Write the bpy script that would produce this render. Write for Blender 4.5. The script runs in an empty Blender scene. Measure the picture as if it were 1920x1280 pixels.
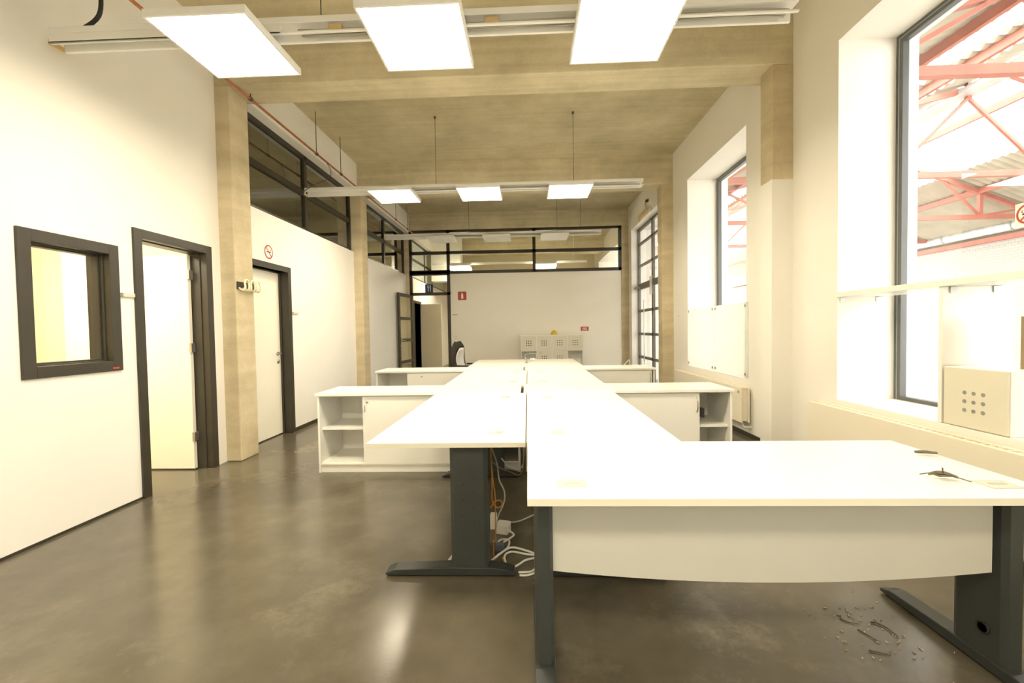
import bpy, math, random
from mathutils import Vector, Matrix
random.seed(7)
sc = bpy.context.scene
COL = sc.collection
PI = math.pi
H = 1.325                                   # lens height above the floor

# ------------------------------------------------------------------ helpers
class MB:
    """collects shapes in world coordinates; build() links them as ONE mesh object"""
    def __init__(s): s.v = []; s.f = []; s.mi = []; s.cur = 0; s.smooth = []; s.sm = False
    def face(s, idx): s.f.append(idx); s.mi.append(s.cur); s.smooth.append(s.sm)
    def box(s, x0, y0, z0, x1, y1, z1):
        n = len(s.v)
        x0, x1 = min(x0, x1), max(x0, x1); y0, y1 = min(y0, y1), max(y0, y1); z0, z1 = min(z0, z1), max(z0, z1)
        s.v += [(x0,y0,z0),(x1,y0,z0),(x1,y1,z0),(x0,y1,z0),(x0,y0,z1),(x1,y0,z1),(x1,y1,z1),(x0,y1,z1)]
        for q in ((0,3,2,1),(4,5,6,7),(0,1,5,4),(1,2,6,5),(2,3,7,6),(3,0,4,7)): s.face([n+i for i in q])
        return s
    def bar(s, a, b, w, h, up=(0,0,1)):
        a, b = Vector(a), Vector(b); d = (b-a).normalized(); u = Vector(up)
        if abs(d.dot(u)) > .98: u = Vector((1,0,0))
        r = d.cross(u).normalized(); u = r.cross(d).normalized(); n = len(s.v)
        for p in (a, b):
            for i, j in ((-1,-1),(1,-1),(1,1),(-1,1)): s.v.append(tuple(p + r*(i*w/2) + u*(j*h/2)))
        for q in ((3,2,1,0),(4,5,6,7),(0,1,5,4),(1,2,6,5),(2,3,7,6),(3,0,4,7)): s.face([n+i for i in q])
        return s
    def tube(s, pts, r, n=8, cap=True, r2=None):
        P = [Vector(p) for p in pts]; m = len(P); base = len(s.v); prev = None; old = s.sm; s.sm = True
        for i, p in enumerate(P):
            t = (P[min(i+1, m-1)] - P[max(i-1, 0)]).normalized()
            if prev is None:
                u = Vector((0,0,1)) if abs(t.z) < .9 else Vector((1,0,0))
                u = t.cross(u).normalized()
            else:
                u = (prev - t*prev.dot(t))
                u = u.normalized() if u.length > 1e-6 else t.orthogonal().normalized()
            prev = u; w = t.cross(u)
            rr = r if r2 is None else r + (r2-r)*i/(m-1)
            for k in range(n):
                a = 2*PI*k/n; s.v.append(tuple(p + u*(rr*math.cos(a)) + w*(rr*math.sin(a))))
        for i in range(m-1):
            for k in range(n):
                s.face([base+i*n+k, base+i*n+(k+1)%n, base+(i+1)*n+(k+1)%n, base+(i+1)*n+k])
        s.sm = False
        if cap:
            s.face([base+k for k in range(n)][::-1]); s.face([base+(m-1)*n+k for k in range(n)])
        s.sm = old
        return s
    def prism(s, poly, vec):
        n = len(s.v); m = len(poly); v = Vector(vec)
        s.v += [tuple(p) for p in poly] + [tuple(Vector(p)+v) for p in poly]
        s.face(list(range(n, n+m))[::-1]); s.face(list(range(n+m, n+2*m)))
        for i in range(m): s.face([n+i, n+(i+1)%m, n+m+(i+1)%m, n+m+i])
        return s
    def lathe(s, prof, c, n=20, ax='z', arc=2*PI):
        base = len(s.v); m = len(prof); old = s.sm; s.sm = True
        for (r, h) in prof:
            for k in range(n):
                a = arc*k/n
                p = (r*math.cos(a), r*math.sin(a), h)
                if ax == 'x': p = (h, p[0], p[1])
                if ax == 'y': p = (p[0], h, p[1])
                s.v.append((c[0]+p[0], c[1]+p[1], c[2]+p[2]))
        for i in range(m-1):
            for k in range(n): s.face([base+i*n+k, base+i*n+(k+1)%n, base+(i+1)*n+(k+1)%n, base+(i+1)*n+k])
        s.sm = old
        s.face([base+k for k in range(n)][::-1]); s.face([base+(m-1)*n+k for k in range(n)])
        return s
    def grid(s, rows):
        n = len(s.v); R = len(rows); Cc = len(rows[0])
        for r in rows: s.v += [tuple(p) for p in r]
        for i in range(R-1):
            for j in range(Cc-1): s.face([n+i*Cc+j, n+i*Cc+j+1, n+(i+1)*Cc+j+1, n+(i+1)*Cc+j])
        return s
    def build(s, name, mat, parent=None, loc=None, bevel=0, solid=0):
        mats = mat if isinstance(mat, (list, tuple)) else [mat]
        if parent is not None: off = wloc(parent)
        elif loc is not None: off = Vector(loc)
        else:
            xs, ys, zs = zip(*s.v); off = Vector(((min(xs)+max(xs))/2, (min(ys)+max(ys))/2, min(zs)))
        me = bpy.data.meshes.new(name)
        me.from_pydata([tuple(Vector(p)-off) for p in s.v], [], s.f); me.update()
        for m in mats: me.materials.append(m)
        me.polygons.foreach_set('material_index', s.mi); me.polygons.foreach_set('use_smooth', s.smooth)
        o = bpy.data.objects.new(name, me); COL.objects.link(o)
        if parent is not None: o.parent = parent
        else: o.location = off
        if solid:
            md = o.modifiers.new('thickness', 'SOLIDIFY'); md.thickness = solid; md.offset = 0
        if bevel:
            md = o.modifiers.new('edges', 'BEVEL'); md.width = bevel; md.segments = 2; md.limit_method = 'ANGLE'
        return o

def wloc(o):
    l = Vector((0,0,0))
    while o is not None: l = l + o.location; o = o.parent
    return l
def tag(o, label=None, cat=None, group=None, kind=None):
    if label: o['label'] = label
    if cat: o['category'] = cat
    if group: o['group'] = group
    if kind: o['kind'] = kind
    return o
def empty(name, loc, label, cat, group=None):
    o = bpy.data.objects.new(name, None); COL.objects.link(o); o.location = loc; o.empty_display_size = .1
    return tag(o, label, cat, group)
def struct(o): o['kind'] = 'structure'; return o
def copy_tree(o, loc=None, label=None, parent=None):
    c = o.copy(); COL.objects.link(c)
    if parent is not None: c.parent = parent
    if loc is not None: c.location = loc
    if label: c['label'] = label
    for ch in list(o.children): copy_tree(ch, parent=c)
    return c
def BX(*a): return MB().box(*a)
def arcpts(n, f): return [f(i/(n-1)) for i in range(n)]
def spline(pts, k=6):
    """Catmull-Rom through the points"""
    P = [Vector(p) for p in pts]; out = []
    for i in range(len(P)-1):
        a, b, c, d = P[max(i-1,0)], P[i], P[i+1], P[min(i+2, len(P)-1)]
        for t in range(k):
            t /= k
            out.append(.5*((2*b) + (c-a)*t + (2*a-5*b+4*c-d)*t*t + (3*b-a-3*c+d)*t**3))
    out.append(P[-1]); return out

# ------------------------------------------------------------------ materials
def new_mat(name):
    m = bpy.data.materials.new(name); m.use_nodes = True
    return m, m.node_tree.nodes, m.node_tree.links, m.node_tree.nodes['Principled BSDF']
def plain(name, col, rough=.5, metal=0, spec=.5, var=.04, scale=6, bump=0, bscale=200):
    m, N, L, b = new_mat(name)
    b.inputs['Roughness'].default_value = rough; b.inputs['Metallic'].default_value = metal
    b.inputs['Specular IOR Level'].default_value = spec
    tc = N.new('ShaderNodeTexCoord'); nz = N.new('ShaderNodeTexNoise'); nz.inputs['Scale'].default_value = scale; nz.inputs['Detail'].default_value = 4
    rp = N.new('ShaderNodeValToRGB'); L.new(tc.outputs['Object'], nz.inputs['Vector']); L.new(nz.outputs['Fac'], rp.inputs['Fac'])
    rp.color_ramp.elements[0].position = .3; rp.color_ramp.elements[1].position = .7
    rp.color_ramp.elements[0].color = tuple(c*(1-var) for c in col) + (1,)
    rp.color_ramp.elements[1].color = tuple(min(1, c*(1+var)) for c in col) + (1,)
    L.new(rp.outputs['Color'], b.inputs['Base Color'])
    if bump:
        n2 = N.new('ShaderNodeTexNoise'); n2.inputs['Scale'].default_value = bscale; L.new(tc.outputs['Object'], n2.inputs['Vector'])
        bp = N.new('ShaderNodeBump'); bp.inputs['Strength'].default_value = bump; bp.inputs['Distance'].default_value = .01
        L.new(n2.outputs['Fac'], bp.inputs['Height']); L.new(bp.outputs['Normal'], b.inputs['Normal'])
    return m
def emit(name, col, strength):
    m, N, L, b = new_mat(name)
    b.inputs['Base Color'].default_value = (.8,.8,.8,1)
    b.inputs['Emission Color'].default_value = col + (1,); b.inputs['Emission Strength'].default_value = strength
    return m
def glass(name, tint=(1,1,1), refl=1.0, rough=0.0):
    """thin pane: clear with a fresnel reflection"""
    m, N, L, b = new_mat(name); N.remove(b)
    out = N['Material Output']; tr = N.new('ShaderNodeBsdfTransparent'); tr.inputs['Color'].default_value = tint + (1,)
    gl = N.new('ShaderNodeBsdfGlossy'); gl.inputs['Roughness'].default_value = rough
    lw = N.new('ShaderNodeLayerWeight'); lw.inputs['Blend'].default_value = .5
    pw = N.new('ShaderNodeMath'); pw.operation = 'POWER'; pw.inputs[1].default_value = 5; L.new(lw.outputs['Facing'], pw.inputs[0])
    mu = N.new('ShaderNodeMath'); mu.operation = 'MULTIPLY_ADD'; mu.inputs[1].default_value = .9*refl; mu.inputs[2].default_value = .035*refl; mu.use_clamp = True
    L.new(pw.outputs[0], mu.inputs[0])
    mx = N.new('ShaderNodeMixShader'); L.new(mu.outputs[0], mx.inputs[0])
    L.new(tr.outputs[0], mx.inputs[1]); L.new(gl.outputs[0], mx.inputs[2]); L.new(mx.outputs[0], out.inputs[0])
    return m
def concrete(name, c0, c1, board=True, bumpy=.25, axis='x', streak=.45):
    m, N, L, b = new_mat(name); b.inputs['Roughness'].default_value = .85; b.inputs['Specular IOR Level'].default_value = .25
    tc = N.new('ShaderNodeTexCoord')
    n1 = N.new('ShaderNodeTexNoise'); n1.inputs['Scale'].default_value = 1.3; n1.inputs['Detail'].default_value = 8; n1.inputs['Roughness'].default_value = .65
    L.new(tc.outputs['Object'], n1.inputs['Vector'])
    mp = N.new('ShaderNodeMapping'); mp.inputs['Scale'].default_value = {'x': (.5, 14, 14), 'y': (14, .5, 14), 'z': (1.5, 1.5, 9)}[axis]
    L.new(tc.outputs['Object'], mp.inputs['Vector'])
    n2 = N.new('ShaderNodeTexNoise'); n2.inputs['Scale'].default_value = 1; n2.inputs['Detail'].default_value = 5; L.new(mp.outputs[0], n2.inputs['Vector'])
    n3 = N.new('ShaderNodeTexNoise'); n3.inputs['Scale'].default_value = 55; n3.inputs['Detail'].default_value = 4; L.new(tc.outputs['Object'], n3.inputs['Vector'])
    a = N.new('ShaderNodeMath'); a.operation = 'MULTIPLY_ADD'; a.inputs[1].default_value = streak; L.new(n2.outputs['Fac'], a.inputs[0]); L.new(n1.outputs['Fac'], a.inputs[2])
    a2 = N.new('ShaderNodeMath'); a2.operation = 'MULTIPLY_ADD'; a2.inputs[1].default_value = .18; L.new(n3.outputs['Fac'], a2.inputs[0]); L.new(a.outputs[0], a2.inputs[2])
    rp = N.new('ShaderNodeValToRGB'); L.new(a2.outputs[0], rp.inputs['Fac'])
    rp.color_ramp.elements[0].position = .55-(.45-streak)/2; rp.color_ramp.elements[1].position = 1.0-(.45-streak)/2
    rp.color_ramp.elements[0].color = c0 + (1,); rp.color_ramp.elements[1].color = c1 + (1,)
    L.new(rp.outputs['Color'], b.inputs['Base Color'])
    bp = N.new('ShaderNodeBump'); bp.inputs['Strength'].default_value = bumpy; bp.inputs['Distance'].default_value = .02
    L.new(a2.outputs[0], bp.inputs['Height']); L.new(bp.outputs['Normal'], b.inputs['Normal'])
    return m
def floor_mat():
    m, N, L, b = new_mat('polished_concrete_floor')
    tc = N.new('ShaderNodeTexCoord')
    def noise(s, d=6, r=.6):
        n = N.new('ShaderNodeTexNoise'); n.inputs['Scale'].default_value = s; n.inputs['Detail'].default_value = d; n.inputs['Roughness'].default_value = r
        L.new(tc.outputs['Object'], n.inputs['Vector']); return n
    n1, n2, n3 = noise(1.1, 6, .55), noise(5, 7, .6), noise(90, 3)
    a = N.new('ShaderNodeMath'); a.operation = 'MULTIPLY_ADD'; a.inputs[1].default_value = .5; L.new(n2.outputs['Fac'], a.inputs[0]); L.new(n1.outputs['Fac'], a.inputs[2])
    rp = N.new('ShaderNodeValToRGB'); L.new(a.outputs[0], rp.inputs['Fac']); e = rp.color_ramp.elements
    e[0].position = .50; e[0].color = FLOOR0; e[1].position = 1.15; e[1].color = FLOOR1
    x = rp.color_ramp.elements.new(.82); x.color = tuple((p+q)/2 for p, q in zip(FLOOR0, FLOOR1))
    n4 = noise(1.7, 12, .78); n5 = noise(.55, 2, .5)                       # pale scuffed areas
    k1 = N.new('ShaderNodeMapRange'); k1.inputs['From Min'].default_value = .52; k1.inputs['From Max'].default_value = .72; L.new(n4.outputs['Fac'], k1.inputs['Value'])
    k2 = N.new('ShaderNodeMapRange'); k2.inputs['From Min'].default_value = .45; k2.inputs['From Max'].default_value = .65; L.new(n5.outputs['Fac'], k2.inputs['Value'])
    k3 = N.new('ShaderNodeMath'); k3.operation = 'MULTIPLY'; L.new(k1.outputs[0], k3.inputs[0]); L.new(k2.outputs[0], k3.inputs[1])
    mc = N.new('ShaderNodeMix'); mc.data_type = 'RGBA'; L.new(k3.outputs[0], mc.inputs[0]); L.new(rp.outputs['Color'], mc.inputs[6]); mc.inputs[7].default_value = (.30,.26,.18,1)
    L.new(mc.outputs[2], b.inputs['Base Color'])
    r2 = N.new('ShaderNodeMapRange'); r2.inputs['From Min'].default_value = .3; r2.inputs['From Max'].default_value = .7
    r2.inputs['To Min'].default_value = .15; r2.inputs['To Max'].default_value = .262
    L.new(n1.outputs['Fac'], r2.inputs['Value']); L.new(r2.outputs[0], b.inputs['Roughness'])
    b.inputs['Specular IOR Level'].default_value = .5
    bp = N.new('ShaderNodeBump'); bp.inputs['Strength'].default_value = .10; bp.inputs['Distance'].default_value = .002
    a3 = N.new('ShaderNodeMath'); a3.operation = 'ADD'; L.new(n2.outputs['Fac'], a3.inputs[0]); L.new(n3.outputs['Fac'], a3.inputs[1])
    L.new(a3.outputs[0], bp.inputs['Height']); L.new(bp.outputs['Normal'], b.inputs['Normal'])
    return m
def brick_mat():
    m, N, L, b = new_mat('painted_brick'); b.inputs['Roughness'].default_value = .9
    tc = N.new('ShaderNodeTexCoord'); mp = N.new('ShaderNodeMapping'); mp.inputs['Rotation'].default_value = (PI/2, 0, PI/2)
    L.new(tc.outputs['Object'], mp.inputs['Vector'])
    br = N.new('ShaderNodeTexBrick'); br.inputs['Scale'].default_value = 3.0; br.inputs['Color1'].default_value = (.46,.45,.41,1); br.inputs['Color2'].default_value = (.42,.41,.375,1)
    br.inputs['Mortar'].default_value = (.36,.35,.32,1); br.inputs['Mortar Size'].default_value = .03
    sx = N.new('ShaderNodeSeparateXYZ'); cx = N.new('ShaderNodeCombineXYZ'); L.new(tc.outputs['Object'], sx.inputs[0])
    L.new(sx.outputs['Y'], cx.inputs['X']); L.new(sx.outputs['Z'], cx.inputs['Y']); L.new(cx.outputs[0], br.inputs['Vector'])
    L.new(br.outputs['Color'], b.inputs['Base Color']); return m

FLOOR0 = (.084,.073,.051,1); FLOOR1 = (.160,.139,.098,1)
WARM = (1.0, .88, .655)
LAMP = 17.0
M = {}
M['wall'] = plain('white_wall_paint', (.86,.835,.78), .7, var=.015, scale=2, bump=.03, bscale=60)
M['wall_far'] = plain('partition_wall_paint', (.90,.86,.755), .6, var=.01, scale=2)
M['floor'] = floor_mat()
M['ceil'] = concrete('board_marked_concrete', (.40,.345,.215), (.64,.565,.38), streak=.3)
M['beam'] = concrete('beam_concrete', (.41,.36,.23), (.70,.62,.43))
M['col'] = concrete('column_concrete', (.42,.35,.22), (.70,.60,.41), axis='z')
M['black'] = plain('dark_frame_paint', (.040,.034,.024), .4, var=.1)
M['steel'] = plain('dark_window_steel', (.10,.105,.10), .35, var=.06)
M['steel_g'] = plain('grey_door_steel', (.16,.15,.125), .45, var=.06)
M['door'] = plain('cream_door_laminate', (.86,.82,.70), .45, var=.01)
M['door_b'] = plain('beige_door_laminate', (.72,.66,.51), .45, var=.01)
M['lam'] = plain('white_laminate', (.88,.87,.82), .32, var=.008, scale=3)
M['edge'] = plain('cream_edge_band', (.76,.73,.60), .45, var=.01)
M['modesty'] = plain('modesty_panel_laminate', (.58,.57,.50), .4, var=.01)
M['anth'] = plain('anthracite_metal', (.032,.036,.034), .38, metal=.0, var=.06, bump=.04, bscale=400)
M['anth2'] = plain('anthracite_column', (.040,.046,.043), .42, var=.05)
M['white_metal'] = plain('white_metal', (.82,.81,.77), .4, var=.01)
M['grey_metal'] = plain('galvanised_metal', (.45,.45,.42), .4, metal=.6, var=.1)
M['chrome'] = plain('brushed_steel', (.55,.53,.48), .3, metal=.9, var=.05)
M['rad'] = plain('radiator_enamel', (.86,.80,.66), .4, var=.01)
M['copper'] = plain('copper_pipe', (.46,.17,.08), .4, metal=.6, var=.2, scale=15)
M['wire'] = plain('thin_steel_wire', (.09,.08,.06), .5)
M['lamp'] = emit('lit_led_diffuser', WARM, LAMP)
M['lamp2'] = emit('lit_led_diffuser_far', WARM, LAMP*1.3)
M['unlit'] = plain('unlit_diffuser', (.94,.93,.90), .5, var=.005)
M['glass'] = glass('window_glass', (.97,.98,.97), 1.0)
M['glass_t'] = glass('transom_glass', (.80,.82,.78), 4.0)
M['glass_f'] = glass('partition_glass', (.95,.96,.93), .8)
M['glass_d'] = glass('door_leaf_glass', (.92,.92,.86), 3.0)
M['frost'] = plain('white_acrylic_panel', (.93,.94,.90), .25, var=.005)
M['orange'] = plain('orange_cable', (.50,.22,.035), .5)
M['orange_cap'] = plain('orange_end_cap', (.60,.43,.20), .6)
M['grey_cable'] = plain('grey_cable', (.40,.39,.33), .5)
M['white_cable'] = plain('white_cable', (.72,.70,.64), .45)
M['brown_cable'] = plain('brown_cable', (.33,.20,.09), .5)
M['black_pl'] = plain('black_plastic', (.018,.017,.015), .45, var=.1)
M['blue_grey'] = plain('blue_grey_plastic', (.10,.11,.14), .5)
M['dark_fabric'] = plain('dark_chair_fabric', (.030,.026,.020), .9, bump=.2, bscale=300)
M['light_fabric'] = plain('pale_chair_back', (.66,.64,.58), .7)
M['red'] = plain('sign_red', (.48,.055,.035), .5, var=.02)
M['sign_white'] = plain('sign_white', (.88,.86,.78), .5, var=.01)
M['blue'] = plain('sign_blue', (.02,.055,.16), .45, var=.02)
M['yellow'] = plain('yellow_plastic', (.72,.50,.02), .45, var=.12, scale=30)
M['hook'] = plain('cream_hook', (.82,.76,.56), .4)
M['twig'] = plain('dry_twig', (.10,.065,.030), .9, var=.3, scale=40)
M['crumb'] = plain('debris', (.42,.36,.22), .9, var=.5, scale=60)
M['leaf'] = plain('dry_curl', (.17,.145,.10), .8, var=.3, scale=50)
M['truss'] = plain('red_oxide_steel', (.42,.155,.115), .6, var=.12, scale=3)
M['sheet'] = plain('fibre_cement_sheet', (.46,.42,.34), .9, var=.12, scale=1.5)
M['brick'] = brick_mat()
M['duct'] = plain('pale_duct_metal', (.60,.62,.62), .45, metal=.3, var=.15, scale=4)
M['hall_floor'] = plain('hall_floor', (.6,.58,.54), .8)
M['port'] = plain('cable_port_plastic', (.60,.58,.50), .4, var=.01)
M['plate'] = plain('door_plate_face', (.60,.56,.46), .4, var=.02)
m_, N_, L_, b_ = new_mat('translucent_board'); b_.inputs['Base Color'].default_value = (.93,.94,.90,1); b_.inputs['Roughness'].default_value = .3
tl_ = N_.new('ShaderNodeBsdfTranslucent'); tl_.inputs['Color'].default_value = (.93,.95,.92,1); mx_ = N_.new('ShaderNodeMixShader'); mx_.inputs[0].default_value = .62
L_.new(b_.outputs[0], mx_.inputs[1]); L_.new(tl_.outputs[0], mx_.inputs[2]); L_.new(mx_.outputs[0], N_['Material Output'].inputs[0]); M['frost'] = m_
M['paper'] = plain('paper', (.85,.83,.76), .8)
M['card'] = plain('cardboard', (.30,.22,.12), .85)

# ------------------------------------------------------------------ camera
cd = bpy.data.cameras.new('camera'); cam = bpy.data.objects.new('camera', cd); COL.objects.link(cam); sc.camera = cam
cd.sensor_fit = 'HORIZONTAL'; cd.sensor_width = 36; cd.lens = 15; cd.clip_start = .05; cd.clip_end = 200
yw, pt, rl = -.0372, .0287, -.0166
cy, sy, cp, sp, cr, sr = math.cos(yw), math.sin(yw), math.cos(pt), math.sin(pt), math.cos(rl), math.sin(rl)
R = Matrix(((cr,-sr,0),(sr,cr,0),(0,0,1))) @ Matrix(((1,0,0),(0,cp,-sp),(0,sp,cp))) @ Matrix(((cy,0,-sy),(0,1,0),(sy,0,cy)))
ax = [Vector((R[i][0], R[i][2], -R[i][1])) for i in range(3)]        # right, down, forward in scene axes
cam.matrix_world = Matrix.Translation((0,0,H)) @ Matrix((ax[0], -ax[1], -ax[2])).transposed().to_4x4()

# ------------------------------------------------------------------ setting
WL, WR, CEIL = -3.145, 2.60, 4.36
def cellwall(mb, fixed, rng, zr, openings, axis):
    """a slab with rectangular openings; fixed=(lo,hi) thickness, rng along the wall, openings (a0,a1,z0,z1)"""
    A = sorted({rng[0], rng[1], *[v for o in openings for v in o[:2] if rng[0] < v < rng[1]]})
    Z = sorted({zr[0], zr[1], *[v for o in openings for v in o[2:] if zr[0] < v < zr[1]]})
    for i in range(len(A)-1):
        for j in range(len(Z)-1):
            a, z = (A[i]+A[i+1])/2, (Z[j]+Z[j+1])/2
            if any(o[0] < a < o[1] and o[2] < z < o[3] for o in openings): continue
            if axis == 'y': mb.box(fixed[0], A[i], Z[j], fixed[1], A[i+1], Z[j+1])
            else: mb.box(A[i], fixed[0], Z[j], A[i+1], fixed[1], Z[j+1])
    return mb
O0 = (0,0,0)
struct(BX(-6.6,-2.2,-.12, 3.25,17.2,0).build('floor', M['floor'], loc=O0))
struct(BX(-6.6,-2.2,CEIL, 3.25,17.2,CEIL+.2).build('ceiling', M['ceil'], loc=O0))
# wall on the window side, with deep reveals
OPEN_R = [(-1.60,.28,.69,3.66), (1.80,3.685,.69,3.66), (5.18,7.03,.69,3.675), (8.35,10.75,0,3.73), (11.9,15.6,2.2,3.7)]
w = cellwall(MB(), (WR,3.24), (-2.2,17.2), (0,CEIL), OPEN_R, 'y')
w.box(2.40,4.29,0, WR,4.50,2.74)                                       # plastered foot of the first pillar
struct(w.build('wall_right', M['wall'], loc=O0))
struct(BX(WR-.012,-2.2,0, WR,4.28,.055).box(WR-.012,4.52,0, WR,7.69,.055).build('baseboard_right', M['black'], loc=O0))
# office side wall: bay with window and door, bay with door and transom, bay with transom
WT = .15
OPEN_L = [(2.59,3.115,1.125,1.945), (3.375,4.085,0,2.12)]
struct(cellwall(MB(), (WL-WT,WL), (-2.2,4.30), (0,CEIL), OPEN_L, 'y').build('wall_left', M['wall'], loc=O0))
w = cellwall(MB(), (WL-WT,WL), (4.56,7.72), (0,2.785), [(4.74,5.51,0,2.115)], 'y')
w.box(WL-WT,4.56,3.88, -3.05,7.72,CEIL)
struct(w.build('wall_left', M['wall'], loc=O0))
w = BX(WL-WT,7.97,0, WL,11.06,2.785); w.box(WL-WT,7.97,3.88, -3.05,11.06,CEIL)
struct(w.build('wall_left', M['wall'], loc=O0))
struct(BX(WL,5.58,0, WL+.008,7.70,.05).build('baseboard_left', M['black'], loc=O0))
struct(BX(WL,-2.2,0, WL+.006,3.31,.018).build('baseboard_left', M['black'], loc=O0))
struct(BX(-6.6,-2.3,0, 3.24,-2.2,CEIL).build('wall_back', M['wall'], loc=O0))
struct(BX(-6.7,-2.2,0, -6.6,17.2,CEIL).build('wall_outer', M['ceil'], loc=O0))
# lit side office behind the first door and the small window
w = BX(-5.2,1.2,0, -5.1,4.45,2.78).box(-5.1,1.1,0, WL-WT,1.2,2.78).box(-5.1,4.33,0, WL-WT,4.45,2.78).box(-5.2,1.1,2.72, WL-WT,4.45,2.80)
struct(w.build('wall_office', plain('office_cream_paint', (.84,.78,.62), .7, var=.01), loc=O0))
# concrete frame
def pillar(name, *b, m='col'): return struct(BX(*b).build(name, M[m], bevel=.012))
pillar('concrete_column', -3.32,4.29,0, -2.99,4.58,3.845)
pillar('concrete_column', -3.32,7.70,0, -2.99,7.99,3.845)
pillar('concrete_column', -3.32,11.05,0, -3.055,11.36,3.92)
pillar('concrete_column', 2.40,4.288,2.74, 2.62,4.502,3.845)
pillar('concrete_column', 2.40,7.70,0, 2.62,7.96,3.845)
pillar('concrete_column', 2.42,11.05,0, 2.62,11.36,3.92)
for y, z in ((.88,3.84),(4.29,3.84),(7.70,3.84),(11.05,3.92),(14.5,3.87)):
    pillar('concrete_beam', -6.6,y,z, 2.61,y+.37,CEIL+.01, m='beam')
# partition at the end of the room
FY = 11.05
w = BX(-2.03,FY+.03,0, 2.42,FY+.13,2.80)
struct(w.build('wall_far', M['wall_far'], loc=O0))
f = MB()
for x0, x1, z0 in ((-3.055,-2.985,0),(-2.075,-1.995,0),(.155,.235,2.8),(2.35,2.425,2.8)): f.box(x0,FY,z0, x1,FY+.07,3.92)
for z0, z1 in ((3.855,3.92),(3.295,3.375),(2.79,2.865)): f.box(-3.055,FY,z0, 2.425,FY+.07,z1)
f.box(-3.055,FY,2.24, -1.995,FY+.07,2.315); f.box(-3.055,FY,2.76, -1.995,FY+.07,2.89)
wf = struct(f.build('window_3', M['black'], loc=O0))
for a, b in ((-2.985,-2.075),(-1.995,.155),(.235,2.35)):
    BX(a,FY+.03,3.375, b,FY+.036,3.855).build('pane', M['glass_f'], wf); BX(a,FY+.03,2.865, b,FY+.036,3.295).build('pane', M['glass_f'], wf)
BX(-2.985,FY+.03,2.315, -2.075,FY+.036,2.76).build('pane', M['glass_f'], wf)
# the room beyond the partition
struct(BX(-6.6,16.6,0, 3.24,16.75,CEIL).build('wall_beyond', plain('beige_plaster', (.72,.64,.44), .8, var=.02), loc=O0))
w = cellwall(MB(), (WL-WT,WL), (11.37,16.6), (0,2.785), [(11.75,12.45,0,2.1)], 'y')
w.box(WL-WT,11.37,3.88, -3.05,16.6,CEIL); w.box(-3.05,13.6,2.9, -2.1,14.0,CEIL)
struct(w.build('wall_left', M['wall'], loc=O0))
w4 = struct(BX(WL-.09,11.4,2.785, WL-.05,16.5,2.84).box(WL-.09,11.4,3.83, WL-.05,16.5,3.88).box(WL-.09,11.4,3.30, WL-.05,16.5,3.37).box(WL-.09,13.3,2.8, WL-.05,13.37,3.88).build('window_6', M['black'], loc=O0))
BX(WL-.075,11.4,2.84, WL-.068,16.5,3.83).build('pane', plain('pale_grey_glass', (.55,.58,.53), .3, var=.03), w4)  # opaque pane in one pale grey-green tone
# transom windows of the two further bays
def transom(n, y0, y1):
    x = -3.215
    f = MB()
    for a, b in ((2.785,2.83),(3.82,3.88),(3.30,3.375)): f.box(x-.03,y0,a, x+.03,y1,b)
    ym = (y0+y1)/2
    for a, b in ((y0,y0+.05),(ym-.035,ym+.035),(y1-.06,y1)): f.box(x-.03,a,2.785, x+.03,b,3.88)
    o = struct(f.build('window_%d' % n, M['black'], loc=O0))
    for a, b in ((y0+.05,ym-.035),(ym+.035,y1-.06)):
        BX(x-.004,a,2.83, x+.004,b,3.30).build('pane', M['glass_t'], o); BX(x-.004,a,3.375, x+.004,b,3.82).build('pane', M['glass_t'], o)
    return o
transom(4, 4.58, 7.70); transom(5, 7.99, 11.05)

# ------------------------------------------------------------------ doors and the small office window
def casing(mb, y0, y1, z0, z1, w, x=WL, proud=.018, depth=.17, sill=False):
    """frame round an opening in the office wall: face strips and jamb linings"""
    zb = z0
    mb.box(x-depth,y0,zb, x+proud,y0+w,z1); mb.box(x-depth,y1-w,zb, x+proud,y1,z1); mb.box(x-depth,y0+w,z1-w, x+proud,y1-w,z1)
    if sill: mb.box(x-depth,y0+w,z0, x+proud,y1-w,z0+w)
    return mb
def step(mb, y0, y1, z0, z1, w, x0, x1, sill=False):
    mb.box(x0,y0,z0, x1,y0+w,z1); mb.box(x0,y1-w,z0, x1,y1,z1); mb.box(x0,y0+w,z1-w, x1,y1-w,z1)
    if sill: mb.box(x0,y0+w,z0, x1,y1-w,z0+w)
    return mb
f = casing(MB(), 2.525,3.18,1.06,2.013,.075,sill=True)
step(f, 2.58,3.125,1.115,1.958,.028,WL-.13,WL-.035,True); step(f, 2.60,3.105,1.135,1.938,.02,WL-.12,WL-.06,True)
wi = struct(f.build('window_7', M['black'], loc=O0, bevel=.003))
BX(WL-.095,2.60,1.14, WL-.088,3.10,1.93).build('pane', glass('office_pane', (.97,.97,.95), 1.2), wi)
BX(WL+.018,3.095,1.075, WL+.0205,3.145,1.088).build('sticker', M['red'], wi)
# door 1, leaf standing open into the office
f = casing(MB(), 3.312,4.155,0,2.19,.075); step(f, 3.375,4.09,0,2.125,.02,WL-.16,WL-.045)
d = struct(f.build('door_1', M['black'], loc=O0, bevel=.003))
BX(-3.99,4.025,.012, WL-.135,4.065,2.095).build('door_leaf', M['door'], d, bevel=.003)
for z in (.28,1.15,1.86): BX(WL-.14,4.018,z, WL-.115,4.068,z+.09).build('hinge', M['chrome'], d)
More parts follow.
